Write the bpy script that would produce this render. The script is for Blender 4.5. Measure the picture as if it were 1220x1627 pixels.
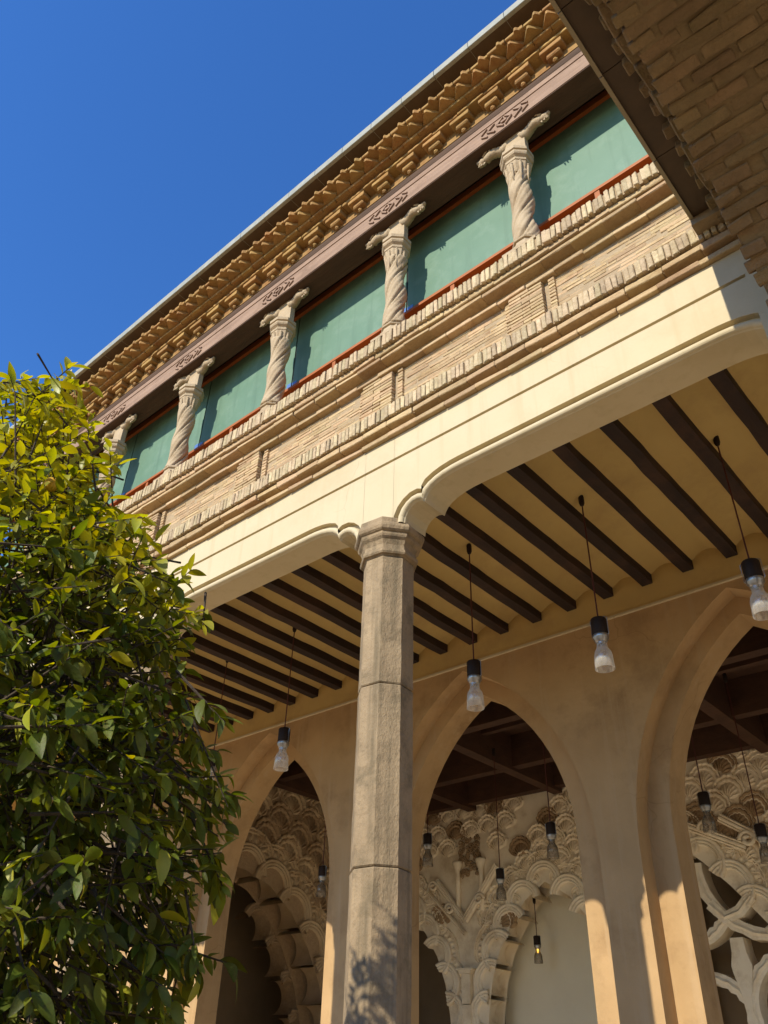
import bpy, bmesh, math, random
from mathutils import Vector, Matrix, noise
from mathutils.geometry import tessellate_polygon

random.seed(7)
S = bpy.context.scene
COL = S.collection
for o in list(bpy.data.objects):
    bpy.data.objects.remove(o)

# ------------------------------------------------------------------ camera
EYE = 1.6
YAW, PITCH, ROLL = -0.73599412, 0.61539587, 0.0315472
f = Vector((math.sin(YAW)*math.cos(PITCH), math.cos(YAW)*math.cos(PITCH), math.sin(PITCH)))
r0 = Vector((math.cos(YAW), -math.sin(YAW), 0)); u0 = r0.cross(f)
r = math.cos(ROLL)*r0 + math.sin(ROLL)*u0
u = -math.sin(ROLL)*r0 + math.cos(ROLL)*u0
cam = bpy.data.cameras.new('camera')
co = bpy.data.objects.new('camera', cam); COL.objects.link(co)
co.matrix_world = Matrix(((r.x, u.x, -f.x, 0), (r.y, u.y, -f.y, 0), (r.z, u.z, -f.z, EYE), (0, 0, 0, 1)))
cam.sensor_fit = 'VERTICAL'; cam.sensor_height = 24.0; cam.sensor_width = 18.0
cam.lens = 24.0*1290.2675/1627.0
cam.clip_start = 0.05; cam.clip_end = 400
S.camera = co

# ------------------------------------------------------------------ light
SUN = Vector((-0.01, -1.0, 0.665)).normalized()          # towards the sun
w = bpy.data.worlds.new('World'); S.world = w; w.use_nodes = True
nt = w.node_tree
sky = nt.nodes.new('ShaderNodeTexSky'); sky.sky_type = 'NISHITA'; sky.sun_disc = False
sky.sun_elevation = math.asin(SUN.z); sky.sun_rotation = math.atan2(SUN.x, SUN.y)
sky.altitude = 200; sky.air_density = 1.3; sky.dust_density = 0.1; sky.ozone_density = 10
hsv = nt.nodes.new('ShaderNodeHueSaturation'); hsv.inputs['Saturation'].default_value = 1.10; hsv.inputs['Value'].default_value = 1.06; hsv.inputs['Hue'].default_value = .507
bg = nt.nodes['Background']; bg.inputs[1].default_value = 0.15
nt.links.new(sky.outputs[0], hsv.inputs['Color']); nt.links.new(hsv.outputs[0], bg.inputs[0])
sl = bpy.data.lights.new('sun', 'SUN'); sl.energy = 4.3; sl.angle = math.radians(0.53); sl.color = (1.0, 0.915, 0.77)
so = bpy.data.objects.new('sun', sl); COL.objects.link(so)
so.rotation_euler = SUN.to_track_quat('Z', 'Y').to_euler(); so.location = (0, -6, 12)
S.view_settings.view_transform = 'Standard'; S.view_settings.look = 'None'
S.view_settings.exposure = 0.5; S.view_settings.gamma = 1.0; S.view_settings.use_curve_mapping = False
S.render.engine = 'CYCLES'
cy = S.cycles
cy.use_denoising = True; cy.max_bounces = 10; cy.diffuse_bounces = 6; cy.glossy_bounces = 3
cy.transmission_bounces = 6; cy.transparent_max_bounces = 8
cy.caustics_reflective = False; cy.caustics_refractive = False

# ------------------------------------------------------------------ materials
MATS = {}
def mat(name, c1, c2=None, scale=6.0, rough=0.85, bump=0.0, bscale=40.0, stain=None, sscale=1.2, vary=0.0,
        stretch=None, transl=0.0, metal=0.0, spec=0.3, streak=None, crack=None):
    m = bpy.data.materials.new(name); m.use_nodes = True
    n = m.node_tree.nodes; l = m.node_tree.links
    b = n['Principled BSDF']; b.inputs['Roughness'].default_value = rough
    b.inputs['Metallic'].default_value = metal
    b.inputs['Specular IOR Level'].default_value = spec
    geo = n.new('ShaderNodeNewGeometry'); pos = geo.outputs['Position']
    if stretch:
        mp = n.new('ShaderNodeMapping'); mp.inputs['Scale'].default_value = stretch
        l.new(pos, mp.inputs[0]); vec = mp.outputs[0]
    else: vec = pos
    def tex(s, det=5, rg=0.6, v=None):
        t = n.new('ShaderNodeTexNoise'); t.inputs['Scale'].default_value = s
        t.inputs['Detail'].default_value = det; t.inputs['Roughness'].default_value = rg
        l.new(v or vec, t.inputs['Vector']); return t.outputs['Fac']
    def ramp(src, a, bb):
        q = n.new('ShaderNodeMapRange'); q.inputs[1].default_value = a; q.inputs[2].default_value = bb
        l.new(src, q.inputs[0]); return q.outputs[0]
    def mix(fac, A, B):
        q = n.new('ShaderNodeMix'); q.data_type = 'RGBA'
        if isinstance(fac, float): q.inputs[0].default_value = fac
        else: l.new(fac, q.inputs[0])
        for v, s in ((A, q.inputs[6]), (B, q.inputs[7])):
            if isinstance(v, tuple): s.default_value = (*v, 1)
            else: l.new(v, s)
        return q.outputs[2]
    col = mix(ramp(tex(scale), .3, .7), c1, c2 or c1)
    if stain: col = mix(ramp(tex(sscale, 6, .7, pos), .5, .72), col, stain)
    if streak:                                            # rain streaks that run down the face
        mp2 = n.new('ShaderNodeMapping'); mp2.inputs['Scale'].default_value = (9, 9, .55); l.new(pos, mp2.inputs[0])
        col = mix(ramp(tex(1.0, 4, .6, mp2.outputs[0]), .52, .75), col, streak)
    if crack:                                             # hairline cracks, only here and there
        nz = n.new('ShaderNodeTexNoise'); nz.inputs['Scale'].default_value = 3.0; l.new(pos, nz.inputs['Vector'])
        ad0 = n.new('ShaderNodeVectorMath'); ad0.operation = 'MULTIPLY_ADD'; l.new(nz.outputs['Color'], ad0.inputs[0]); ad0.inputs[1].default_value = (.35, .35, .35); l.new(pos, ad0.inputs[2])
        vo = n.new('ShaderNodeTexVoronoi'); vo.feature = 'DISTANCE_TO_EDGE'; vo.inputs['Scale'].default_value = crack; l.new(ad0.outputs[0], vo.inputs['Vector'])
        ln = n.new('ShaderNodeMapRange'); ln.inputs[1].default_value = .0; ln.inputs[2].default_value = .006; ln.inputs[3].default_value = .38; ln.inputs[4].default_value = 0.0
        l.new(vo.outputs['Distance'], ln.inputs[0])
        mk = n.new('ShaderNodeMath'); mk.operation = 'MULTIPLY'; l.new(ln.outputs[0], mk.inputs[0]); l.new(ramp(tex(.8, 3, .5, pos), .52, .62), mk.inputs[1])
        col = mix(mk.outputs[0], col, (c1[0]*.4, c1[1]*.36, c1[2]*.3))
    if vary:
        oi = n.new('ShaderNodeObjectInfo'); ad = n.new('ShaderNodeMath'); ad.operation = 'ADD'
        l.new(oi.outputs['Random'], ad.inputs[0]); l.new(geo.outputs['Random Per Island'], ad.inputs[1])
        fr = n.new('ShaderNodeMath'); fr.operation = 'FRACT'; l.new(ad.outputs[0], fr.inputs[0])
        hs = n.new('ShaderNodeHueSaturation')
        v = n.new('ShaderNodeMapRange'); v.inputs[3].default_value = 1-vary; v.inputs[4].default_value = 1+vary*.55
        l.new(fr.outputs[0], v.inputs[0]); l.new(v.outputs[0], hs.inputs['Value'])
        m2 = n.new('ShaderNodeMath'); m2.operation = 'MULTIPLY'; m2.inputs[1].default_value = 7.31; l.new(fr.outputs[0], m2.inputs[0])
        f2 = n.new('ShaderNodeMath'); f2.operation = 'FRACT'; l.new(m2.outputs[0], f2.inputs[0])
        h = n.new('ShaderNodeMapRange'); h.inputs[3].default_value = .5-.012*vary*3; h.inputs[4].default_value = .5+.012*vary*3
        l.new(f2.outputs[0], h.inputs[0]); l.new(h.outputs[0], hs.inputs['Hue'])
        l.new(col, hs.inputs['Color']); col = hs.outputs[0]
    l.new(col, b.inputs['Base Color'])
    if bump:
        bp = n.new('ShaderNodeBump'); bp.inputs['Strength'].default_value = bump; bp.inputs['Distance'].default_value = .02
        l.new(tex(bscale, 6, .65), bp.inputs['Height']); l.new(bp.outputs[0], b.inputs['Normal'])
    if transl:
        tr = n.new('ShaderNodeBsdfTranslucent'); mx = n.new('ShaderNodeMixShader'); mx.inputs[0].default_value = transl
        hs2 = n.new('ShaderNodeHueSaturation'); hs2.inputs['Saturation'].default_value = 1.15; hs2.inputs['Value'].default_value = 1.7
        hs2.inputs['Hue'].default_value = .475
        l.new(col, hs2.inputs['Color']); l.new(hs2.outputs[0], tr.inputs[0])
        l.new(b.outputs[0], mx.inputs[1]); l.new(tr.outputs[0], mx.inputs[2])
        l.new(mx.outputs[0], n['Material Output'].inputs[0])
    MATS[name] = m; return m

mat('cream_plaster', (0.52, 0.436, 0.269), (0.551, 0.467, 0.3), 1.3, .8, .08, 30, stain=(0.473, 0.389, 0.23), sscale=.9, streak=(.475, .395, .235), crack=.9)
mat('ceiling_plaster', (0.55, 0.39, 0.144), (0.498, 0.347, 0.124), 1.5, .9, .12, 14, stain=(0.445, 0.303, 0.114), sscale=1.6)
mat('wall_plaster', (.46, .30, .142), (.37, .237, .108), 1.6, .88, .2, 8, stain=(.295, .182, .082), sscale=1.7, streak=(.43, .295, .155), crack=.7)
mat('brick', (0.535, 0.393, 0.219), (0.446, 0.309, 0.164), 14, .92, .6, 60, vary=.22, stain=(0.376, 0.235, 0.113), sscale=3)
mat('brick_end', (.60, .48, .295), (.43, .325, .185), 26, .92, .6, 70, vary=.24, stain=(.36, .27, .16), sscale=9)
mat('mortar', (.40, .305, .185), (.33, .245, .145), 9, .95, .6, 45)
mat('cornice_brick', (0.378, 0.234, 0.0825), (0.311, 0.18, 0.0576), 10, .9, .5, 50, vary=.18, stain=(0.277, 0.126, 0.0388), sscale=5)
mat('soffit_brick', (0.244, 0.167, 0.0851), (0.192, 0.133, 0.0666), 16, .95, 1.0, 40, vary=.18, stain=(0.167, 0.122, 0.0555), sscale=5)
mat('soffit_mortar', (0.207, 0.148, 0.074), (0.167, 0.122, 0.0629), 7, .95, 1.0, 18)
mat('column_stone', (.355, .262, .152), (.26, .19, .11), 6, .93, .6, 50, stain=(.14, .108, .062), sscale=4.5, stretch=(1, 1, .6), streak=(.14, .108, .062))
mat('carved_stone', (0.464, 0.366, 0.234), (0.403, 0.308, 0.189), 9, .9, .4, 60, stain=(0.326, 0.236, 0.137), sscale=4)
mat('joist_wood', (0.032, 0.0168, 0.0104), (0.016, 0.0088, 0.0064), 12, .75, .5, 20, stretch=(1, .12, 1), stain=(.060, .028, .015))
mat('pink_wood', (.34, .228, .155), (.235, .15, .10), 14, .8, .5, 30, stretch=(.1, 1, 1), stain=(.19, .12, .078), sscale=2.6)
mat('brown_wood', (0.0975, 0.0562, 0.0338), (0.0638, 0.0375, 0.0225), 9, .85, .5, 30, stretch=(.15, 1, 1))
mat('hall_wood', (0.0828, 0.0374, 0.0194), (0.0504, 0.023, 0.013), 7, .7, .4, 20, stretch=(.5, .5, 1))
mat('green_paint', (.098, .190, .125), (.125, .220, .150), 1.7, .6, .08, 12, stain=(.155, .25, .18), sscale=2.3, streak=(.088, .165, .11))
mat('orange_wood', (0.364, 0.114, 0.0276), (0.285, 0.0801, 0.0185), 8, .6, .1, 30, stretch=(.2, 1, 1))
mat('dark_gap', (.02, .018, .016), None, 5, .6)
mat('plain_blue', (.10, .19, .42), None, 5, .3)
mat('lead_gutter', (0.305, 0.313, 0.264), (0.251, 0.26, 0.219), 5, .6, .1, 20, stain=(0.366, 0.366, 0.317), sscale=6)
mat('eave_board', (.10, .066, .038), (.075, .05, .03), 7, .7, .15, 25)
mat('eave_lip', (.30, .25, .16), None, 5, .7)
mat('stucco', (.86, .76, .59), (.80, .69, .52), 5, .85, .15, 30, stain=(.62, .50, .34), sscale=2.5)
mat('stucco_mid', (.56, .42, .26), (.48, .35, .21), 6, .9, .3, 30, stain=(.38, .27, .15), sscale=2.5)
mat('stucco_brown', (.44, .31, .18), (.34, .23, .13), 18, .95, .7, 40)  # darker, browner copy of the stucco
mat('shaded_plaster', (.26, .18, .105), (.20, .14, .08), 1.5, .9, .1, 20)  # dark depth behind the openings, put into the wall colour
mat('pale_wall', (.80, .74, .58), (.74, .68, .53), 1.5, .9, .1, 20)
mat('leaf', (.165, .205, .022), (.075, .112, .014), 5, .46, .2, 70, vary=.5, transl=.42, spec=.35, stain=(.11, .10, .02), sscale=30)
mat('leaf_yellow', (.44, .41, .035), (.30, .34, .03), 9, .4, .1, 60, vary=.3, transl=.42, spec=.4)  # sunlight of the upper leaves put into the colour; a few at random
mat('bark', (.085, .062, .04), (.05, .038, .026), 20, .95, .8, 50)
mat('orange_fruit', (.62, .26, .02), (.56, .34, .03), 3, .5, .3, 120)
mat('green_fruit', (.22, .22, .03), (.16, .18, .025), 3, .5, .3, 120)
mat('black_metal', (.020, .011, .007), None, 5, .6, metal=0.0, spec=.2)
mat('red_cord', (.075, .018, .014), None, 5, .5)
mat('steel', (.38, .37, .34), None, 5, .35, metal=.8)
mat('court_paving', (.44, .30, .165), (.37, .255, .14), 3, .9, .3, 20, stain=(.30, .205, .11))
mat('hall_floor', (.76, .66, .50), (.68, .58, .43), 3, .6, .1, 20)
def glass_mat():
    m = bpy.data.materials.new('lamp_glass'); m.use_nodes = True
    n = m.node_tree.nodes; l = m.node_tree.links; n.remove(n['Principled BSDF'])
    tp = n.new('ShaderNodeBsdfTransparent'); gl = n.new('ShaderNodeBsdfGlossy'); df = n.new('ShaderNodeBsdfTranslucent'); d2 = n.new('ShaderNodeBsdfDiffuse')
    gl.inputs['Roughness'].default_value = .16; gl.inputs[0].default_value = (.92, .86, .76, 1)
    df.inputs[0].default_value = (.9, .87, .80, 1); d2.inputs[0].default_value = (.80, .77, .70, 1)
    a1 = n.new('ShaderNodeMixShader'); a2 = n.new('ShaderNodeMixShader'); a3 = n.new('ShaderNodeMixShader')
    a1.inputs[0].default_value = .5; l.new(df.outputs[0], a1.inputs[1]); l.new(d2.outputs[0], a1.inputs[2])
    a2.inputs[0].default_value = .32; l.new(a1.outputs[0], a2.inputs[1]); l.new(gl.outputs[0], a2.inputs[2])
    lw = n.new('ShaderNodeLayerWeight'); lw.inputs[0].default_value = .35
    mr = n.new('ShaderNodeMapRange'); mr.inputs[3].default_value = .28; mr.inputs[4].default_value = .95
    l.new(lw.outputs['Facing'], mr.inputs[0]); l.new(mr.outputs[0], a3.inputs[0])
    l.new(tp.outputs[0], a3.inputs[1]); l.new(a2.outputs[0], a3.inputs[2]); l.new(a3.outputs[0], n['Material Output'].inputs[0])
    MATS['lamp_glass'] = m
    md = m.copy(); md.name = 'shaded_glass'; MATS['shaded_glass'] = md  # darker copy of the lamp glass, the hall's dimness put into its colour
    for q in md.node_tree.nodes:
        if q.type in ('BSDF_TRANSLUCENT', 'BSDF_DIFFUSE'): q.inputs[0].default_value = (.34, .29, .22, 1)
        if q.type == 'BSDF_GLOSSY': q.inputs[0].default_value = (.5, .44, .36, 1)
    m = bpy.data.materials.new('amber_bulb'); m.use_nodes = True
    b = m.node_tree.nodes['Principled BSDF']
    b.inputs['Base Color'].default_value = (.9, .5, .1, 1)
    b.inputs['Emission Color'].default_value = (1, .55, .08, 1); b.inputs['Emission Strength'].default_value = 2.5
    MATS['amber_bulb'] = m
glass_mat()

# ------------------------------------------------------------------ helpers
def link(name, me, parent=None):
    o = bpy.data.objects.new(name, me); COL.objects.link(o)
    if parent is not None: o.parent = parent
    return o
class MB:
    def __init__(s): s.v = []; s.f = []
    def add(s, V, F):
        k = len(s.v); s.v += [tuple(p) for p in V]; s.f += [tuple(i+k for i in q) for q in F]; return s
    def box(s, x0, x1, y0, y1, z0, z1, j=0.0):
        V = [(x, y, z) for z in (z0, z1) for y in (y0, y1) for x in (x0, x1)]
        if j: V = [tuple(c+random.uniform(-j, j) for c in p) for p in V]
        return s.add(V, [(0, 2, 3, 1), (4, 5, 7, 6), (0, 1, 5, 4), (2, 6, 7, 3), (0, 4, 6, 2), (1, 3, 7, 5)])
    def loft(s, rings, closed=True, cap=True):
        n = len(rings[0]); F = []
        for i in range(len(rings)-1):
            for j in range(n if closed else n-1):
                a = i*n+j; b = i*n+(j+1) % n
                F.append((a, b, b+n, a+n))
        V = [p for rg in rings for p in rg]
        if cap and closed:
            F.append(tuple(reversed(range(n)))); F.append(tuple(range((len(rings)-1)*n, len(rings)*n)))
        return s.add(V, F)
    def lathe(s, prof, n=16, c=(0, 0, 0), phase=0.0, sq=None, cap=True):
        R = []
        for (rr, z) in prof:
            R.append([(c[0]+rr*math.cos(2*math.pi*k/n+phase), c[1]+rr*math.sin(2*math.pi*k/n+phase), c[2]+z) for k in range(n)])
        return s.loft(R, True, cap)
    def tube(s, pts, rad, n=6, cap=True):
        pts = [Vector(p) for p in pts]; R = []
        up = Vector((0, 0, 1))
        for i, p in enumerate(pts):
            d = (pts[min(i+1, len(pts)-1)] - pts[max(i-1, 0)]).normalized()
            a = d.cross(up)
            if a.length < 1e-3: a = d.cross(Vector((1, 0, 0)))
            a.normalize(); b = d.cross(a)
            rr = rad[i] if isinstance(rad, (list, tuple)) else rad
            R.append([tuple(p + rr*(math.cos(2*math.pi*k/n)*a + math.sin(2*math.pi*k/n)*b)) for k in range(n)])
        return s.loft(R, True, cap)
    def ball(s, c, rx, ry, rz, n=8, m=5):
        R = []
        for i in range(m+1):
            t = math.pi*i/m; t = min(max(t, .02), math.pi-.02)
            R.append([(c[0]+rx*math.sin(t)*math.cos(2*math.pi*k/n), c[1]+ry*math.sin(t)*math.sin(2*math.pi*k/n), c[2]-rz*math.cos(t)) for k in range(n)])
        return s.loft(R, True, True)
    def mesh(s, name, m, smooth=False):
        me = bpy.data.meshes.new(name); me.from_pydata(s.v, [], s.f)
        if m: me.materials.append(MATS[m])
        bm = bmesh.new(); bm.from_mesh(me); bmesh.ops.recalc_face_normals(bm, faces=bm.faces); bm.to_mesh(me); bm.free()
        if smooth:
            for p in me.polygons: p.use_smooth = True
        return me
    def build(s, name, m, parent=None, smooth=False):
        return link(name, s.mesh(name, m, smooth), parent)
def tag(o, label=None, cat=None, group=None, kind=None):
    if cat and not kind: kind = 'thing'
    for k, v in (('label', label), ('category', cat), ('group', group), ('kind', kind)):
        if v: o[k] = v
    return o
def empty(name, loc=(0, 0, 0)):
    o = bpy.data.objects.new(name, None); COL.objects.link(o); o.location = loc; o.empty_display_size = .1; return o
def copy_tree(o, parent=None, children=None):
    kids = [x for x in o.children]
    c = o.copy(); COL.objects.link(c)
    if parent is not None: c.parent = parent
    for k in kids: copy_tree(k, c)
    return c
def brick_mesh(name, sx, sy, sz, m, j=.004, bev=.004):
    mb = MB().box(-sx/2, sx/2, -sy/2, sy/2, -sz/2, sz/2, j)
    me = mb.mesh(name, m)
    bm = bmesh.new(); bm.from_mesh(me)
    bmesh.ops.bevel(bm, geom=list(bm.edges), offset=bev, segments=1, affect='EDGES', clamp_overlap=True)
    for v in bm.verts: v.co += Vector([random.uniform(-j, j)*.35 for _ in range(3)])
    bm.to_mesh(me); bm.free(); return me
def rr(a, b): return random.uniform(a, b)
NOISY = {}
def wear(me, amp, sc, cuts=0):                            # wobble a mesh so its edges are not dead straight
    for v in me.vertices:
        d = noise.noise_vector(v.co*sc)
        v.co += d*amp

# ------------------------------------------------------------------ ground, floors
g = MB().box(-90, 90, -90, 90, -.3, 0).build('ground', 'court_paving'); tag(g, kind='structure')
fl = MB().box(-26, 10, 3.72, 15.5, .004, .12).build('floor', 'hall_floor'); tag(fl, kind='structure')

# ------------------------------------------------------------------ the arcaded wing
D = 4.0
COLX = [-3.69, -6.98, -10.3]; AXY = 4.15
wing = empty('arcaded_building', (-5, 4.2, 0))
tag(wing, kind='thing'); tag(wing, 'sunlit palace wing with a cream lintel, brick parapet, green gallery screens and toothed brick cornice', 'building')
wing.location = (0, 0, 0)
XL, XR = -12.6, -.47

# lintel of cream plaster with its lobed brackets and roll moulding
def bracket(cx, sgn):                                     # from the capital outwards
    P = [(.255, 5.25), (.262, 5.30), (.285, 5.345), (.32, 5.378), (.36, 5.397), (.40, 5.399), (.435, 5.388), (.457, 5.366),
         (.470, 5.398), (.497, 5.436), (.54, 5.468), (.60, 5.493), (.67, 5.510), (.75, 5.520), (.83, 5.523)]
    return [(cx+sgn*a, z) for a, z in P]
def right_end():
    return [(-.90, 5.523), (-.82, 5.522), (-.75, 5.517), (-.68, 5.505), (-.62, 5.486), (-.565, 5.455), (-.52, 5.41), (-.495, 5.36), (-.485, 5.28)]
GZ0, GZ1 = 5.899, 5.927
def lintel():
    prof = [(0.0, 4.30), (0.0, 4.045)]
    for k in range(9):
        a = math.pi*1.5 - math.pi*k/8
        prof.append((.034+.028*math.sin(a), 4.036+.030*math.cos(a) if True else 0))
    prof += [(.066, 4.05), (.092, 4.05), (.092, 4.0)]
    spans = [bracket(-3.69, 1)+right_end(), bracket(-6.98, 1)+list(reversed(bracket(-3.69, -1))),
             bracket(-10.3, 1)+list(reversed(bracket(-6.98, -1)))]
    mb = MB()
    for P in spans:
        P = [Vector((x, z)) for x, z in P]; N = len(P); nr = []
        for i in range(N):
            def nn(a, b):
                d = (b-a).normalized(); return Vector((-d.y, d.x))
            if i == 0: q = nn(P[0], P[1])
            elif i == N-1: q = nn(P[-2], P[-1])
            else:
                q1, q2 = nn(P[i-1], P[i]), nn(P[i], P[i+1]); q = (q1+q2).normalized(); q = q/max(q.dot(q1), .5)
            nr.append(q)
        rings = []
        for (dd, yy) in prof:
            rg = []
            for i in range(N):
                x = P[i].x+nr[i].x*dd
                for cx in COLX:                           # keep the offset from folding over at the cusps
                    for sg in (-1, 1):
                        xc = cx+sg*.457
                        if abs(P[i].x-cx) < .9 and (P[i].x-cx)*sg > 0:
                            if abs(P[i].x-xc) < 1e-4: x = xc
                            elif (P[i].x-xc)*(x-xc) < 0: x = xc
                rg.append((x, yy, P[i].y+nr[i].y*dd))
            rings.append(rg)
        top = rings[-1]
        for zz, yy in ((GZ0, 4.0), (GZ0, 4.028), (GZ1, 4.028), (GZ1, 4.0), (6.165, 4.0), (6.165, 4.30)):
            rings.append([(p[0], yy, zz) for p in top])
        n = N
        V = [p for rg in rings for p in rg]; F = []
        for i in range(len(rings)-1):
            for j in range(n-1):
                a = i*n+j; F.append((a, a+1, a+1+n, a+n))
        # back face
        b0 = len(V); V += [(p.x, 4.30, 6.165) for p in P]
        for j in range(n-1): F.append((j+1, j, b0+j, b0+j+1))
        mb.add(V, F)
    for cx in COLX:                                       # plaster over each capital
        for (z0, z1, y0) in ((5.25, GZ0, 4.0), (GZ0, GZ1, 4.028), (GZ1, 6.165, 4.0)):
            mb.box(cx-.166, cx+.166, y0, 4.298, z0, z1)
    mb.box(-.56, XR+.03, 4.0015, 4.298, 5.2, 6.165)
    return mb
li = lintel().build('lintel_beam', 'cream_plaster', wing)
tag(li, 'smooth cream plaster lintel with a thin groove and lobed brackets')
# parapet core + floor slab + roof
core = MB().box(XL, XR, 4.051, 4.36, 6.165, 7.30).box(XL, XR, 4.36, 8.0, 6.24, 6.5).box(XL, XR, 4.0, 4.36, 6.162, 6.32)
core.build('wall_core', 'mortar', wing)
MB().box(XL, 1, 3.99, 12.7, 9.52, 9.62).box(XL, 1, 3.47, 12.7, 10.262, 10.34).box(XL, 1, 4.02, 4.4, 9.62, 10.262).build('roof', 'brown_wood', wing)
MB().box(XL, XR, 4.401, 4.55, 7.30, 9.52).build('gallery_back_wall', 'dark_gap', wing)

SOLD_Z = {}
def soldier_course(name, y0, z0, z1, pitch, depth, n_single, tilt=0.05, label=None):
    p = MB().box(XL, XR, y0+.02, y0+depth, z0+.004, z1-.004).build(name, 'mortar', wing)
    if label: tag(p, label)
    vs = [brick_mesh('brick', pitch*.86, depth, (z1-z0), 'brick_end', .005, .005) for _ in range(7)]
    x = XR - pitch/2; i = 0; rest = MB()
    while x > XL:
        me = random.choice(vs)
        dy, dz, rot = rr(-.005, .006), rr(-.003, .003), rr(-tilt, tilt)*.5
        M = Matrix.Translation((x+rr(-.004, .004), y0+depth/2+dy, (z0+z1)/2+dz)) @ Matrix.Rotation(rot, 4, 'Y') @ Matrix.Rotation(rr(-.05, .05), 4, 'Z')
        if i < n_single:
            o = link('brick', me, p); o.matrix_local = M
        else:
            rest.add([M @ v.co for v in me.vertices], [tuple(q.vertices) for q in me.polygons])
        x -= pitch*rr(.92, 1.08); i += 1
    if rest.v: tag(rest.build('brick', 'brick_end', p), kind='stuff')
    return p
def flat_course(name, y0, z0, z1, ln, back, m='brick', j=.005, n_single=60, jy=.008, label=None):
    p = MB().box(XL, XR, y0+.03, back, z0+.006, z1-.004).build(name, 'mortar', wing)
    if label: tag(p, label)
    vs = [brick_mesh('brick', ln*.995, back-y0, z1-z0, m, j, .005) for _ in range(5)]
    x = XR - ln/2 + rr(-.05, .0); i = 0
    while x > XL:
        o = link('brick', random.choice(vs), p)
        o.matrix_local = Matrix.Translation((x, (y0+back)/2+rr(-jy, jy)*.7, (z0+z1)/2+rr(-.002, .002))) @ Matrix.Rotation(rr(-.012, .012), 4, 'Y')
        x -= ln*rr(.97, 1.03); i += 1
    return p
soldier_course('sill_course', 3.845, 7.198, 7.345, .047, .46, 150, label='sill of upright cream brick ends')
soldier_course('base_course', 3.895, 6.325, 6.465, .046, .16, 150, label='lower band of upright brick ends')
flat_course('upper_moulding', 3.885, 7.143, 7.190, .27, 4.05)
flat_course('lower_moulding', 3.905, 7.094, 7.133, .29, 4.05)
flat_course('panel_cornice', 3.962, 6.968, 7.008, .27, 4.05)
flat_course('base_moulding', 3.922, 6.254, 6.308, .28, 4.05)
flat_course('base_fillet', 3.958, 6.166, 6.206, .31, 4.05)
MB().box(XL, XR, 4.012, 4.05, 7.008, 7.094).build('moulding_bed', 'mortar', wing)
# panel bricks and pilasters of thin courses
pan = MB().box(XL, XR, 4.0295, 4.05, 6.465, 6.968).build('brick_panel', 'mortar', wing)
PIL = [(-2.284, -1.967), (-3.918, -3.554), (-5.70, -5.37), (-7.45, -7.12), (-9.18, -8.86)]
pv = [brick_mesh('brick', .235, .05, .0335, 'brick', .0035, .004) for _ in range(6)]
rest = MB(); cnt = 0; rows = 13; RP = .0377
def put_brick(x, y, z, me, sx, parent, lim):
    global cnt, rest
    M = Matrix.Translation((x, y, z)) @ Matrix.Rotation(rr(-.015, .015), 4, 'Y') @ Matrix.Diagonal((sx, 1, rr(.86, 1.06), 1))
    if x > lim:
        o = link('brick', me, parent); o.matrix_local = M
    else: rest.add([M @ v.co for v in me.vertices], [tuple(q.vertices) for q in me.polygons])
for k in range(rows):
    z = 6.488 + k*RP
    x = XR - rr(.02, .2)
    while x > XL:
        sx = rr(.7, 1.08)
        inpil = any(a-.06 < x < b+.08 for a, b in PIL)
        if not inpil:
            put_brick(x, 4.052+rr(-.005, .003), z+rr(-.002, .002), random.choice(pv), sx, pan, -4.0)
        x -= .235*sx*1.0
tag(rest.build('brick', 'brick', pan), kind='stuff')
for (a, b) in PIL:
    p = MB().box(a+.01, b-.01, 3.985, 4.05, 6.466, 6.966).build('pilaster', 'mortar', wing)
    rest = MB()
    for k in range(rows):
        z = 6.488 + k*RP
        mid = a + (b-a)*(.38 if k % 2 else .62)
        for (p0, p1) in ((a, mid), (mid, b)):
            put_brick((p0+p1)/2, 3.998+rr(-.004, .003), z+rr(-.0015, .0015), random.choice(pv), (p1-p0)/.24, p, -6)
        put_brick(b+.075, 4.026+rr(-.003, .003), z, random.choice(pv), .24, p, -6)
        put_brick(a-.03, 4.026+rr(-.003, .003), z, random.choice(pv), .2, p, -6)
    if rest.v: tag(rest.build('brick', 'brick', p), kind='stuff')

# gallery: rail, green screens, beam
TWX = [-2.066, -3.565, -5.30, -7.015, -8.72, -10.42]
edges = [-.40] + TWX + [-12.2]
MB().box(XL, XR, 4.345, 4.40, 7.30, 8.048).build('apron_board', 'orange_wood', wing)
MB().box(XL, XR, 4.26, 4.40, 8.05, 8.086).build('window_rail', 'orange_wood', wing)
MB().box(XL, XR, 4.285, 4.40, 9.345, 9.44).build('window_head', 'orange_wood', wing)
for i in range(len(edges)-1):
    a, b = edges[i+1]-.115, edges[i]-.128
    pn = MB().box(a+.005, b-.005, 4.325, 4.37, 8.088, 9.343).build('green_screen', 'green_paint', wing)
    MB().box(a-.012, a+.003, 4.335, 4.37, 8.088, 9.343).build('screen_joint', 'dark_gap', wing)
    mid = (a+b)/2 - .12
    MB().box(mid-.024, mid+.024, 4.268, 4.344, 7.30, 8.049).build('apron_stud', 'orange_wood', wing)
    if i < len(edges)-2:
        MB().box(a-.085, a-.014, 4.319, 4.3245, 8.1, 8.235).build('blue_plate', 'plain_blue', wing)  # small flat blue plates at the foot of the screens
        MB().box(a+.006, a+.08, 4.319, 4.3245, 8.1, 8.22).build('blue_plate', 'plain_blue', wing)
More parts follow.
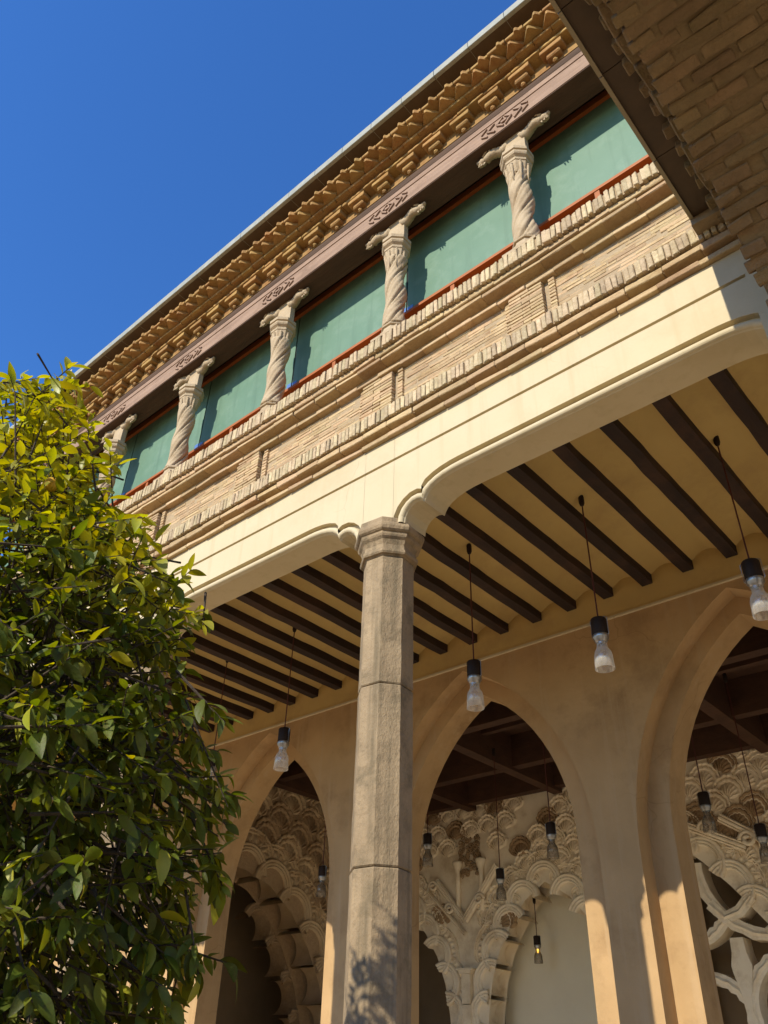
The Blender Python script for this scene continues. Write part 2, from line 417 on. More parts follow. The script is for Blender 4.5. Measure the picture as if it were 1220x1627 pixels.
# beam with groove and carved lozenges
bm_ = MB()
bm_.box(XL, XR, 3.85, 4.11, 9.20, 9.405).box(XL, XR, 3.872, 4.11, 9.405, 9.428).box(XL, XR, 3.85, 4.11, 9.428, 9.50)
MB().box(XL, XR, 3.856, 4.13, 9.186, 9.199).build('beam_soffit_board', 'brown_wood', wing)  # dark board added to make the beam's underside darker
beam = bm_.build('timber_beam', 'pink_wood', wing); tag(beam, 'weathered pinkish timber beam over the twisted columns')
def bar2(mb, x0, z0, x1, z1, wd, y0, y1):
    d = Vector((x1-x0, z1-z0)).normalized(); n = Vector((-d.y, d.x))*wd/2
    q = [(x0+n.x, z0+n.y), (x1+n.x, z1+n.y), (x1-n.x, z1-n.y), (x0-n.x, z0-n.y)]
    mb.add([(a, y0, b) for a, b in q]+[(a, y1, b) for a, b in q], [(0, 1, 2, 3), (7, 6, 5, 4), (0, 4, 5, 1), (1, 5, 6, 2), (2, 6, 7, 3), (3, 7, 4, 0)])
for cx in TWX:
    mb = MB(); z = 9.305; w_, h = .085, .068
    for s in (-1, 1):
        for t in (-1, 1):
            bar2(mb, cx+s*w_, z, cx+s*.012, z+t*h, .017, 3.832, 3.852)
            bar2(mb, cx+s*.20, z, cx+s*.112, z+t*h, .017, 3.8325, 3.852)
            bar2(mb, cx+s*(.27), z+t*.02, cx+s*.20, z+t*h, .014, 3.834, 3.852)
    bar2(mb, cx-.035, z, cx+.03, z, .03, 3.833, 3.852)
    mb.build('carved_lozenge', 'pink_wood', beam)
# round brown moulding over the beam
mb = MB(); prof = [(3.875, 9.502), (3.855, 9.53), (3.848, 9.57), (3.852, 9.61), (3.868, 9.64), (3.98, 9.64), (3.98, 9.502)]
mb.loft([[(x, y+.004*noise.noise(Vector((x*3, y*9, z))), z) for y, z in prof] for x in [XL+(XR-XL)*i/60 for i in range(61)]])
mb.build('cornice_roll', 'brown_wood', wing)
# brick cornice: corbels, two flat courses, two saw-tooth courses
cor = MB().box(XL, XR, 3.86, 4.05, 9.645, 10.262).box(XL, XR, 3.70, 3.86, 9.88, 9.895).build('cornice', 'cornice_brick', wing)
c_up = brick_mesh('corbel', .245, .20, .062, 'cornice_brick', .004, .006)
c_lo = brick_mesh('corbel_tongue', .15, .16, .062, 'cornice_brick', .004, .012)
c_nub = brick_mesh('corbel_nub', .05, .07, .05, 'cornice_brick', .004, .015)
x = -.72
while x > XL:
    o = link('corbel', c_up, cor); o.location = (x, 3.845, 9.775); o.rotation_euler = (0, 0, rr(-.01, .01))
    q = link('corbel_tongue', c_lo, cor); q.location = (x, 3.865, 9.712)
    q = link('corbel_nub', c_nub, cor); q.location = (x-.005, 3.852, 9.66)
    x -= .362
def cornice_course(y0, z0, z1, ln, back):
    vs = [brick_mesh('brick', ln*.985, back-y0, z1-z0, 'cornice_brick', .004, .005) for _ in range(4)]
    x = XR - rr(0, ln)
    while x > XL:
        o = link('brick', random.choice(vs), cor); o.location = (x, (y0+back)/2+rr(-.005, .005), (z0+z1)/2+rr(-.002, .002)); o.rotation_euler = (0, rr(-.008, .008), 0)
        x -= ln
cornice_course(3.732, 9.808, 9.845, .33, 3.90)
cornice_course(3.660, 9.885, 9.930, .205, 3.90)
MB().box(XL, XR, 3.765, 3.90, 9.84, 9.89).build('cornice_bed', 'cornice_brick', wing)
def saw(tipy, z0, z1, off, m='cornice_brick'):
    vs = []
    for _ in range(4):
        h = z1-z0; mbx = MB(); s = .105
        tip = .012
        pts = [(-s, 0), (-tip, -s), (tip, -s), (s, 0), (0.02, .2), (-.02, .2)]
        pts = [(a+rr(-.004, .004), b+rr(-.004, .004)) for a, b in pts]
        V = [(a, b, -h/2) for a, b in pts]+[(a, b, h/2) for a, b in pts]
        F = [(5, 4, 3, 2, 1, 0), (6, 7, 8, 9, 10, 11)]+[(k, (k+1) % 6, (k+1) % 6+6, k+6) for k in range(6)]
        mbx.add(V, F); vs.append(mbx.mesh('saw_brick', m))
    x = -.60+off
    while x > XL:
        o = link('saw_brick', random.choice(vs), cor); o.location = (x, tipy+.105+rr(-.004, .004), (z0+z1)/2+rr(-.002, .002)); o.rotation_euler = (0, 0, rr(-.05, .05))
        x -= .2115
saw(3.543, 9.932, 9.982, -.1)
saw(3.500, 9.984, 10.036, .0)
cornice_course(3.524, 9.988, 10.034, .2115, 3.75)
MB().box(XL, XR, 3.70, 4.0, 9.93, 10.262).box(XL, XR, 3.63, 3.70, 10.036, 10.221).build('cornice_fill', 'cornice_brick', wing)
gut = MB().box(XL, XR, 3.470, 3.86, 10.222, 10.262).build('eave_soffit', 'eave_board', wing)
x = XR-.15
seg = [brick_mesh('gutter_section', .437, .045, .11, 'lead_gutter', .0008, .004) for _ in range(3)]
while x > XL:
    o = link('gutter_section', random.choice(seg), gut); o.location = (x, 3.448+rr(-.001, .001), 10.272)
    MB().box(x-.2212, x-.2182, 3.465, 3.72, 10.2195, 10.2215).build('soffit_seam', 'lead_gutter', gut)
    x -= .44

# ------------------------------------------------------------------ ceiling of the portico
ceil = MB()
JX = [-3.302 + .4467*k for k in range(6, -21, -1)]
nseg = 6
V = []
for i in range(len(JX)-1):
    x1, x0 = JX[i]-.06, JX[i+1]+.06
    rows_ = []
    for yy in (4.29, 7.34):
        rows_.append([(x0+(x1-x0)*k/nseg, yy, 6.045+.075*math.sin(math.pi*k/nseg)) for k in range(nseg+1)])
    ceil.loft(rows_, closed=False, cap=False)
cl = ceil.build('vaulted_ceiling', 'ceiling_plaster', wing, smooth=True)
tag(cl, 'ochre plaster ceiling of shallow vaults between dark joists')
MB().box(-26, 10, 4.29, 7.34, 6.15, 6.2).box(-.30, 10, 4.0, 4.3, 5.55, 10.2).box(-26, XL, 4.0, 4.3, 5.5, 10.3).build('ceiling_slab', 'ceiling_plaster', wing)
for x in JX:
    mb = MB(); wj = .058
    R = []
    for k in range(13):
        yy = 4.26 + (7.31-4.26)*k/12
        a = rr(-.005, .005); c = rr(-.004, .004)
        R.append([(x-wj+a, yy, 5.945+c), (x+wj+a, yy, 5.945+c+rr(-.003, .003)), (x+wj+.004+a, yy, 6.075), (x-wj-.004+a, yy, 6.075)])
    mb.loft(R); o = mb.build('joist', 'joist_wood', cl)
MB().box(XL, 3, 4.255, 4.30, 5.53, 6.12).build('lintel_back', 'ceiling_plaster', wing)

# ------------------------------------------------------------------ the arcade wall behind
XF = -26.0
ARC = [dict(c=-2.09, hl=1.04, hr=1.04, ol=1.285, orr=1.4), dict(c=-5.27, hl=1.13, hr=1.16, ol=1.36, orr=1.49),
       dict(c=-8.66, hl=1.12, hr=1.13, ol=1.37, orr=1.46), dict(c=1.2, hl=1.1, hr=1.1, ol=1.3, orr=1.4), dict(c=4.5, hl=1.1, hr=1.1, ol=1.3, orr=1.4), dict(c=7.8, hl=1.1, hr=1.1, ol=1.3, orr=1.4)]  # last two arches are unseen, added to let more light into the hall
def pointed(c, hl, hr, zs, za, n=14):
    def side(h, s):
        H = za-zs; rad = (h*h+H*H)/(2*h); out = []
        am = math.asin(min(1, H/rad))
        for k in range(n+1):
            a = am*k/n
            out.append((c + s*(h - rad + rad*math.cos(a)), zs + rad*math.sin(a)))
        out[-1] = (c, za)
        return out
    L = side(hl, -1); R_ = side(hr, 1)
    return [(c-hl, .12)] + [(c-hl, .12+(zs-.12)*k/4) for k in (1, 2, 3)] + L + list(reversed(R_))[1:] + [(c+hr, .12+(zs-.12)*k/4) for k in (3, 2, 1)] + [(c+hr, .12)]
def plate(mb, x0, x1, z0, z1, holes, y):
    # outline with the openings biting in from below
    P = [(x0, z1), (x0, z0)]
    for h in sorted(holes, key=lambda q: q[0][0]): P += h
    P += [(x1, z0), (x1, z1)]
    tri = tessellate_polygon([[Vector((a, b, 0)) for a, b in P]])
    mb.add([(a, y, b) for a, b in P], [tuple(t) for t in tri])
AWY, RY, BY = 7.30, 7.53, 7.87
wl = MB(); outs = []; ins = []
for a in ARC:
    outs.append(pointed(a['c'], a['ol'], a['orr'], 3.42, 5.65)); ins.append(pointed(a['c'], a['hl'], a['hr'], 3.60, 5.46))
plate(wl, XF, 10, .12, 6.16, outs, AWY)
for o_, i_ in zip(outs, ins):
    V = []; F = []
    n = len(o_)
    for (p, y) in ((o_, AWY), (o_, RY)):
        V += [(a, y, b) for a, b in p]
    for k in range(n-1): F.append((k, k+1, k+1+n, k+n))
    wl.add(V, F)
    m_ = len(i_); V = [(a, RY, b) for a, b in o_]+[(a, RY, b) for a, b in i_]
    wl.add(V, [(k, k+1, k+1+n, k+n) for k in range(n-1)])
    V = [(a, RY, b) for a, b in i_]+[(a, BY, b) for a, b in i_]
    wl.add(V, [(k, k+1, k+1+n, k+n) for k in range(n-1)])
hf = MB(); plate(hf, XF, 10, .12, 7.0, ins, BY)  # unseen hall side, made pale to bounce light onto the carved walls
pass
wall = empty('arcade_wall', (0, 0, 0)); tag(wall, 'ochre plastered wall with tall pointed double arches behind the portico', 'wall')
ww = wl.build('wall_face', 'wall_plaster', wall); hf.build('hall_face', 'pale_wall', wall)
MB().box(XF, 2.8, 7.282, 7.34, 5.712, 6.14).build('frieze', 'ceiling_plaster', wall)
MB().box(XF, 2.8, 7.268, 7.30, 5.700, 5.722).build('string_moulding', 'cream_plaster', wall)

# ------------------------------------------------------------------ octagonal portico columns
def octa(mb, prof, c, rot, n=8, wob=0.0):
    R = []
    for (ap, z) in prof:
        rad = ap/math.cos(math.pi/8)
        R.append([(c[0]+(rad+rr(-wob, wob))*math.cos(math.pi/4*k+math.pi/8+rot), c[1]+(rad+rr(-wob, wob))*math.sin(math.pi/4*k+math.pi/8+rot), z) for k in range(8)])
    return mb.loft(R)
def portico_column(x, label):
    rot = math.radians(6)
    t = empty('stone_column', (x, AXY, 0)); tag(t, label, 'column', 'octagonal stone columns of the portico')
    cuts = [.32, 1.42, 2.71, 3.92, 4.98]
    for i in range(len(cuts)-1):
        z0, z1 = cuts[i], cuts[i+1]
        mb = MB(); N = 18; a = .188
        prof = [(a-.007, z0+.003)] + [(a, z0+.012+(z1-z0-.024)*k/N) for k in range(N+1)] + [(a-.006, z1-.003)]
        octa(mb, prof, (0, 0), rot, wob=.0022)
        o = mb.build('stone_drum', 'column_stone', t)
    mb = MB(); octa(mb, [(.30, .12), (.30, .2), (.27, .24), (.235, .29), (.235, .32)], (0, 0), rot); mb.build('base', 'column_stone', t)
    mb = MB()
    octa(mb, [(.189, 4.975), (.198, 4.985), (.213, 4.99), (.221, 5.005), (.218, 5.028), (.205, 5.036), (.203, 5.075),
              (.217, 5.115), (.236, 5.135), (.241, 5.15), (.241, 5.172), (.252, 5.178), (.264, 5.19), (.269, 5.215), (.265, 5.24), (.255, 5.25), (.25, 5.262), (.248, 5.30)], (0, 0), rot, wob=.0015)
    mb.build('capital', 'column_stone', t)
    return t
portico_column(-3.69, 'tall octagonal weathered stone column in the middle, carrying the cream lintel')
portico_column(-6.98, 'octagonal stone column mostly hidden behind the orange tree')

# ------------------------------------------------------------------ twisted gallery columns
def twisted(x, label, ph):
    t = empty('twisted_column', (x, 4.0, 7.345)); tag(t, label, 'column', 'twisted stone columns of the gallery')
    # base
    mb = MB().box(-.165, .165, -.15, .16, 0, .03)
    octa(mb, [(.138, .03), (.136, .06), (.118, .085), (.106, .12), (.102, .145), (.118, .15), (.122, .164), (.112, .182)], (0, 0), 0)
    mb.build('base', 'carved_stone', t)
    R = []; N = 48; n = 84
    for i in range(N+1):
        s = i/N; z = .175 + s*1.01
        rb = .098 + .008*math.sin(s*math.pi*4+ph) + (.022*(1-s)**5) + .010*s**6
        ox = .010*math.sin(s*math.pi*4.0+ph); oy = .010*math.cos(s*math.pi*4+ph)
        ring = []
        for k in range(n):
            th = 2*math.pi*k/n
            q = th - s*5.2 + ph
            g1 = math.exp(-(math.sin(2.0*q)/.16)**2); g2 = math.exp(-(math.sin(6.0*q+.5)/.30)**2)
            rad = rb*(1.0 - .26*g1 - .085*g2 + .03*abs(math.sin(2.0*q)))
            ring.append((ox+rad*math.cos(th), oy+rad*math.sin(th), z))
        R.append(ring)
    sh = MB().loft(R).build('twisted_shaft', 'carved_stone', t, smooth=True)
    mb = MB()
    octa(mb, [(.088, 1.16), (.100, 1.20), (.113, 1.26), (.117, 1.29), (.125, 1.296), (.127, 1.322), (.112, 1.330), (.113, 1.348), (.138, 1.368), (.146, 1.385), (.146, 1.408), (.128, 1.416), (.130, 1.424), (.150, 1.434), (.150, 1.475), (.142, 1.482)], (0, 0), 0.0, wob=.001)
    cp = mb.build('capital', 'carved_stone', t)
    for k in range(5):                                    # hanging tabs round the neck of the capital
        a = -math.pi*.98 + k*math.pi*.24
        mb = MB(); cx, cy = math.cos(a), math.sin(a)
        for q, (rad, z, wd) in enumerate(((.128, 1.255, .03), (.121, 1.215, .022), (.113, 1.17, .013), (.110, 1.10, .005))):
            pass
        pts = [(cx*.112, cy*.112, 1.28), (cx*.111, cy*.111, 1.235), (cx*.106, cy*.106, 1.18), (cx*.102, cy*.102, 1.12), (cx*.100, cy*.100, 1.03)]
        mb.tube(pts, [.015, .017, .013, .009, .003], 6)
        mb.ball((cx*.112, cy*.112, 1.262), .020, .020, .014)
        mb.build('neck_ornament', 'carved_stone', cp, smooth=True)
    # block and two dragon arms under the beam
    MB().loft([[(x_, -.035*q_, 1.475), (x_, .07*q_, 1.475), (x_, .07*q_, 1.856), (x_, -.035*q_, 1.856)] for x_, q_ in ((-.12, .6), (-.08, 1), (.08, 1), (.12, .6))]).build('bracket_block', 'carved_stone', t)
    for s in (-1, 1):
        mb = MB(); pts = []; rad = []
        for k in range(15):
            q = k/14
            px = .07 + q*.255
            pz = 1.748 + .040*math.sin(q*math.pi) + .02*q
            pts.append((s*px, -.012+.016*math.sin(q*6), pz)); rad.append((.052-.014*q)*(1+.16*abs(math.sin(q*19))))
        mb.tube(pts, rad, 8)
        for k in range(6):                                # crest
            q = .12+k*.13; i = int(q*14)
            mb.ball((pts[i][0], pts[i][1]-.02, pts[i][2]+rad[i]*.8), .018, .022, .022, 6, 4)
        hx, hy, hz = pts[-1]
        mb.ball((hx+s*.028, hy-.01, hz+.004), .045, .042, .040, 8, 6)
        mb.ball((hx+s*.055, hy-.012, hz+.02), .036, .03, .016, 8, 5)     # upper jaw
        mb.ball((hx+s*.05, hy-.012, hz-.028), .032, .026, .013, 8, 5)     # lower jaw
        mb.ball((hx+s*.08, hy-.016, hz+.03), .018, .022, .018, 6, 4)
        mb.tube([(hx+s*.01, hy-.03, hz+.045), (hx-s*.035, hy-.045, hz+.075), (hx-s*.06, hy-.05, hz+.08)], [.018, .012, .004], 5)
        for k in range(3): mb.tube([(hx+s*.03*k, hy-.02, hz-.04), (hx+s*(.03*k+.012), hy-.035, hz-.085+.01*k)], [.012, .003], 4)
        dr = mb.build('dragon_arm', 'carved_stone', t, smooth=True)
    return t
tl = ['twisted stone column nearest the brown right eave', 'twisted stone column second from the right, above the right part of the lintel',
      'twisted stone column in the middle of the gallery row', 'twisted stone column second from the left, clear of the orange tree',
      'leftmost twisted stone column, its shaft hidden by the orange tree', 'twisted stone column wholly behind the orange tree crown']
for i, x in enumerate(TWX): twisted(x, tl[i], i*1.3)

# ------------------------------------------------------------------ hanging lamps
def lamp(x, y, ztop, zbot, label, group, scale=1.0, lit=False, glass='lamp_glass'):
    t = empty('hanging_lamp', (x, y, zbot)); tag(t, label, 'lamp', group)
    L = ztop - zbot
    MB().lathe([(.006, L), (.022, L-.002), (.026, L-.02), (.026, L-.085), (.018, L-.11), (.008, L-.12)], 10).build('ceiling_mount', 'black_metal', t, True)
    MB().tube([(0, 0, L-.10), (0, 0, .44*scale)], .0065, 6).build('cord', 'red_cord', t)
    z = scale
    MB().lathe([(.012*z, .455*z), (.060*z, .45*z), (.066*z, .44*z), (.066*z, .305*z), (.060*z, .297*z)], 18).build('socket', 'black_metal', t, True)
    MB().lathe([(.064*z, .300*z), (.068*z, .292*z), (.066*z, .268*z), (.052*z, .25*z), (.050*z, .235*z)], 18).build('collar', 'steel', t, True)
    mb = MB()
    for s in (-1, 1): mb.tube([(0, 0, .465*z), (s*.05*z, 0, .462*z), (s*.076*z, 0, .445*z), (s*.076*z, 0, .30*z), (s*.06*z, 0, .285*z)], .004, 5)
    mb.build('wire_frame', 'steel', t)
    prof = [(.047, .255), (.042, .225), (.043, .19), (.052, .172), (.066, .150), (.074, .118), (.080, .0), (.0768, .0), (.0708, .116), (.063, .147), (.049, .168), (.039, .19), (.038, .225), (.043, .255)]
    MB().lathe([(a*z, b*z) for a, b in prof], 24, cap=False).build('glass_bell', glass, t, True)
    MB().lathe([(.016*z, .245*z), (.018*z, .20*z), (.012*z, .17*z), (.003*z, .165*z)], 8).build('bulb', 'amber_bulb' if lit else 'lamp_glass', t, True)
    return t
G1 = 'glass lamps hanging from the portico ceiling'
LP = [(-1.404, 5.64, 4.42, 'glass hanging lamp at the right edge, before the right pointed arch'),
      (-2.700, 5.69, 4.385, 'glass hanging lamp between the middle and right pointed arches'),
      (-3.994, 5.71, 4.375, 'glass hanging lamp before the tip of the middle pointed arch'),
      (-6.646, 5.81, 4.36, 'glass hanging lamp left of the stone column, before the left arch tip'),
      (-7.961, 5.87, 4.35, 'hanging lamp whose glass is hidden in the orange tree leaves')]
for x, y, zb, lb in LP: lamp(x, y, 6.118, zb, lb, G1)

# ------------------------------------------------------------------ the hall behind: coffered ceiling
hc = empty('coffered_ceiling', (0, 0, 0)); tag(hc, 'dark reddish timber coffered ceiling seen through the pointed arches', 'ceiling')
MB().box(-13.4, 10, 7.86, 13.9, 6.35, 6.4).build('boarding', 'hall_wood', hc)
for x in (-.0, -1.8, -3.6, -5.38, -7.16, -8.97, -10.75):
    MB().box(x-.09, x+.09, 7.88, 12.58, 5.78, 6.348, .006).build('beam', 'hall_wood', hc)
for k, y in enumerate((8.15, 9.35, 11.15, 12.42)):
    for a, b in ((-12.9, -10.84), (-10.66, -9.06), (-8.88, -7.25), (-7.07, -5.47), (-5.29, -3.69), (-3.51, -1.89), (-1.71, -.09), (.09, 2.7)):
        MB().box(a, b, y-.09, y+.09, 5.84, 6.348, .004).build('cross_beam', 'hall_wood', hc)
for (a, b) in ((-8.88, -7.25), (-7.07, -5.47), (-5.29, -3.69), (-3.51, -1.89), (-10.66, -9.06)):
    for y in (8.75, 10.25, 11.8):
        MB().box(a+.02, b-.02, y-.05, y+.05, 6.12, 6.346, .004).build('rafter', 'hall_wood', hc)
hw = MB().box(-13.4, -13.2, 7.86, 13.9, .12, 6.4).box(-13.4, 10, 13.75, 13.9, .12, 6.4)
tag(hw.build('hall_wall', 'shaded_plaster'), 'plain wall closing the hall beyond the carved arches, coloured dark for shade', 'wall')

# ------------------------------------------------------------------ carved stucco walls
def lobe_mesh(rad, depth, a0=-.12, a1=math.pi+.12, n=12):
    # roll-moulded rim (three fillets) and smooth tube running back into the wall
    prof = [(rad, depth), (rad, .012), (rad+.012, 0), (rad+.030, -.004), (rad+.036, .008), (rad+.044, .008), (rad+.052, -.012), (rad+.072, -.016),
            (rad+.082, .0), (rad+.09, .0), (rad+.10, -.022), (rad+.125, -.024), (rad+.14, -.004), (rad+.145, .05)]
    rings = []
    for k in range(n+1):
        a = a0+(a1-a0)*k/n
        rings.append([(q*math.cos(a), y, q*math.sin(a)) for q, y in prof])
    return MB().loft(rings, closed=False, cap=False)
def fan_mesh(name, Ri, Ro, half, nb, m, dome=.0, ns=None):
    # carved fan: scalloped outer border, incised double line, a row of raised buds between; lies in XZ about its centre, opening along +Z
    NT_, NR = 72, 15; ns = ns or nb
    V = []; F = []
    for i in range(NT_+1):
        th = -half + 2*half*i/NT_
        q = (th/half+1)/2*math.pi
        edge = min(1, 5*(1-abs(th/half)))
        ro = Ri + (Ro-Ri)*(.62+.38*edge**.5)*(1+.075*abs(math.sin(q*ns))**.7)
        for j in range(NR+1):
            t = j/NR; rad = Ri+(ro-Ri)*t
            bud = max(0, math.sin(q*nb)**2-.15)
            if t > .80: h = .052-.25*(t-.9)**2
            elif t > .735: h = .006
            elif t > .60: h = .034
            elif t > .54: h = .002
            else: h = .012+.050*bud*max(0, math.sin(math.pi*min(1, max(0, (t-.04)/.50))))
            h = h*min(1, edge+.25) + dome*(1-t)
            if j == NR: h = -.03
            V.append((rad*math.sin(th), -h, rad*math.cos(th)))
    n = NR+1
    for i in range(NT_):
        for j in range(NR): F.append((i*n+j, i*n+j+1, (i+1)*n+j+1, (i+1)*n+j))
    return MB().add(V, F).mesh(name, m)
FANS = {}
def fan(kind, m, Ri, Ro, half, nb, dome=0.0):
    k = (m, round(Ri, 2), round(Ro, 2), round(half, 2), nb)
    if k not in FANS: FANS[k] = fan_mesh(kind, Ri, Ro, half, nb, m, dome)
    return FANS[k]
def scroll_mesh(m):
    pts = []
    for k in range(16):
        a = k*.55; q = .055*(1-k/20)
        pts.append((q*math.cos(a), -.012, q*math.sin(a)))
    mb = MB().tube(pts, [.012]*15+[.016], 4)
    return mb.mesh('scroll', m, True)
SCR = scroll_mesh('stucco_brown'); SCR_N = scroll_mesh('stucco')

def carved_arch(par, T, lobes, rad, depth, leafrows=2, leafscale=1.0, cz=None, skip=(), m='stucco', clip=None, room=None):
    """T maps local (along wall, out of wall, up) to world; lobes = [(s, z)] lobe centres; leaves radiate from (cs, cz)."""
    cs, cz0 = cz
    nl = lobe_mesh(rad, depth).mesh('arch_lobe', m, True)
    for i, (s, z) in enumerate(lobes):
        d = Vector((s-cs, z-cz0)).normalized(); ang = math.atan2(d.y, d.x) - math.pi/2
        o = link('arch_lobe', nl, par); o.matrix_local = T @ Matrix.Translation((s, -.004*(i % 2), z)) @ Matrix.Rotation(-ang, 4, 'Y')
    P = [Vector(p) for p in lobes]; cc = Vector((cs, cz0))
    for i, p in enumerate(P):                              # one carved fan round each lobe
        d = (p-cc).normalized(); ang = math.atan2(d.y, d.x) - math.pi/2
        Ro = min(rad*2.35+.02, room(p)) if room else rad*2.35
        if Ro < rad*2.2: continue
        e = link('carved_fan', fan('carved_fan', m, rad+.135, Ro, 1.12, 9), par)
        e.matrix_local = T @ Matrix.Translation((p.x, .043+.006*(i % 2), p.y)) @ Matrix.Rotation(-ang, 4, 'Y')
    for rw in range(leafrows):                             # rows of scale-like leaves outside the fans
        off = rad*1.75 + (rad*1.28)*rw*leafscale
        Q = [p + (p-cc).normalized()*off for p in P]
        step = rad*1.75*leafscale; acc = step*(.25 if rw % 2 else .7); idx = 0
        for A, B in zip(Q, Q[1:]):
            L = (B-A).length
            while acc < L:
                p = A.lerp(B, acc/L); acc += step; idx += 1
                if clip and not clip(p.x, p.y): continue
                d = (p-cc).normalized(); d = (d*.75 + Vector((0, .5))).normalized()
                ang = math.atan2(d.y, d.x) - math.pi/2
                mm = 'stucco_brown' if random.random() < .16 else m
                e = link('carved_leaf', fan('carved_leaf', mm, rad*.18, rad*1.42*leafscale, 1.25, 7, .03), par)
                e.matrix_local = T @ Matrix.Translation((p.x, .050+.004*rw+.006*(idx % 2), p.y)) @ Matrix.Rotation(-ang+rr(-.10, .10), 4, 'Y') @ Matrix.Diagonal((.86, 1, 1.18, 1))
            acc -= L
def wall_plate(par, T, x0, x1, z0, z1, lobes_sets, m, y=.05, back=.5):
    P = [(x0, z1), (x0, z0)]
    for h in lobes_sets: P += h
    P += [(x1, z0), (x1, z1)]
    tri = tessellate_polygon([[Vector((a, b, 0)) for a, b in P]])
    n = len(P)
    mb = MB().add([tuple(T @ Vector((a, y, b))) for a, b in P], [tuple(t) for t in tri])
    mb.add([tuple(T @ Vector((a, back, b))) for a, b in P], [tuple(t) for t in tri])
    return mb.build('wall_plate', m, par)
FY = 12.6
cw = empty('carved_wall', (0, 0, 0)); tag(cw, 'carved white stucco wall with scalloped lobed arches seen through the middle arch', 'wall')
T = Matrix.Translation((0, FY, 0))
half = [(.0, 4.44), (.43, 4.18), (.72, 3.84), (.97, 3.47), (1.14, 3.05), (1.23, 2.60), (1.27, 2.14), (1.28, 1.68), (1.28, 1.22), (1.28, .76), (1.28, .35)]
def full(c): return [(c-a, z) for a, z in reversed(half[1:])] + [(c, half[0][1])] + [(c+a, z) for a, z in half[1:]]
cents = [-7.60, -10.85]
for c in cents:
    lb = [p for p in full(c) if p[0] > -11.0]
    carved_arch(cw, T, lb, .20, .62, 5, 1.05, (c, 2.6), clip=lambda x, z: z < 6.1 and z < 3.62+1.05*abs(x+9.21) and abs(x+9.21) > .26 and -11 < x < -5.7 and z > 3.75, room=lambda p: min(abs(p.x+9.21), abs(p.x+12.4), abs(p.x+5.9))-.05)
def path(c): return [(a, .12) for a in [full(c)[0][0]]] + [(a, b) for a, b in full(c)] + [(full(c)[-1][0], .12)]
wall_plate(cw, T, -13.0, -5.6, .12, 6.4, [path(-10.85), path(-7.60)], 'stucco')
# V bands with volutes between the arches, colonnettes and arabesque patch above them
def band(par, T, a, b, wd=.12, y=-.03):
    mb = MB(); d = (Vector(b)-Vector(a)).normalized(); n = Vector((-d.y, d.x))
    prof = [(-.5, .04), (-.5, 0), (-.36, -.03), (-.22, -.012), (-.08, -.035), (.08, -.035), (.22, -.012), (.36, -.03), (.5, 0), (.5, .04)]
    R = [[tuple(T @ Vector((p[0]+n.x*q*wd, y+yy, p[1]+n.y*q*wd))) for q, yy in prof] for p in (a, b)]
    mb.loft(R, closed=False, cap=False); return mb.build('moulded_band', 'stucco', par)
def volute(par, T, s, z, flip=1, sc=1.0):
    pts = [(flip*(.10*(1-k/26))*math.cos(k*.42), -.05-.001*k, (.10*(1-k/26))*math.sin(k*.42)) for k in range(22)]
    o = MB().tube([T @ Vector((s+p[0]*sc, p[1], z+p[2]*sc)) for p in pts], .026*sc, 6).build('volute', 'stucco', par, True)
px = -9.21
band(cw, T, (px, 3.98), (px-.62, 4.66)); band(cw, T, (px, 3.98), (px+.72, 4.78))
band(cw, T, (px-.02, 3.78), (px-.8, 4.5), .07, -.015)
volute(cw, T, px-.30, 4.18, -1); volute(cw, T, px-.66, 4.58, -1); volute(cw, T, px+.34, 4.28, 1)
for dx in (-.15, .36):
    MB().lathe([(.045, 4.1), (.045, 4.72), (.05, 4.73), (.05, 4.75), (.055, 4.80), (.09, 4.88), (.10, 4.92), (.10, 4.95)], 10, (px+dx, FY+.02, 0)).build('colonnette', 'stucco', cw, True)
MB().box(px-.17, px+.17, FY-.09, FY+.04, 3.22, 3.25).box(px-.12, px+.12, FY-.075, FY+.04, 3.17, 3.219).build('pier_capital', 'stucco', cw)
for k in range(7):
    MB().box(px-.085+(k % 2)*.004, px+.085, FY-.05, FY+.045, 3.165-.44*(k+1)+.012, 3.165-.44*k).build('pier_block', 'stucco', cw)
for rw in range(3):                                       # leaf scales over the colonnettes, up to the ceiling
    for k in range(9):
        s = px-1.5+.37*k+(.18 if rw % 2 else 0); z = 5.02+.30*rw+rr(-.03, .03)
        if z < 3.98+1.12*abs(s-px)+.12 or abs(s-px-.1) < .3 and rw == 0: continue
        e = link('carved_leaf', fan('carved_leaf', 'stucco_brown' if (k+rw) % 4 == 0 else 'stucco', .04, .30, 1.25, 7, .03), cw); e.matrix_local = T @ Matrix.Translation((s, .03+.012*rw+.006*(k % 2), z)) @ Matrix.Rotation(rr(-.2, .2), 4, 'Y') @ Matrix.Diagonal((.86, 1, 1.18, 1))
sc_ = MB()
for k in range(70):
    s, z = rr(px-.1, px+.32), rr(4.70, 5.35)
    if z < 4.8 and rr(0, 1) < .3: continue
    M = Matrix.Translation((s, FY+.03, z)) @ Matrix.Rotation(rr(0, 6), 4, 'Y') @ Matrix.Scale(rr(.7, 1.2), 4)
    sc_.add([M @ v.co for v in SCR.vertices], [tuple(p.vertices) for p in SCR.polygons])
tag(sc_.build('arabesque', 'stucco_brown', cw, True), kind='stuff')
MB().box(-9.0, -5.4, 13.36, 13.40, .12, 6.3).build('back_panel', 'pale_wall', cw)
MB().box(-5.62, -5.45, FY-.03, FY+.5, .12, 6.3).build('wall_pier', 'stucco', cw)

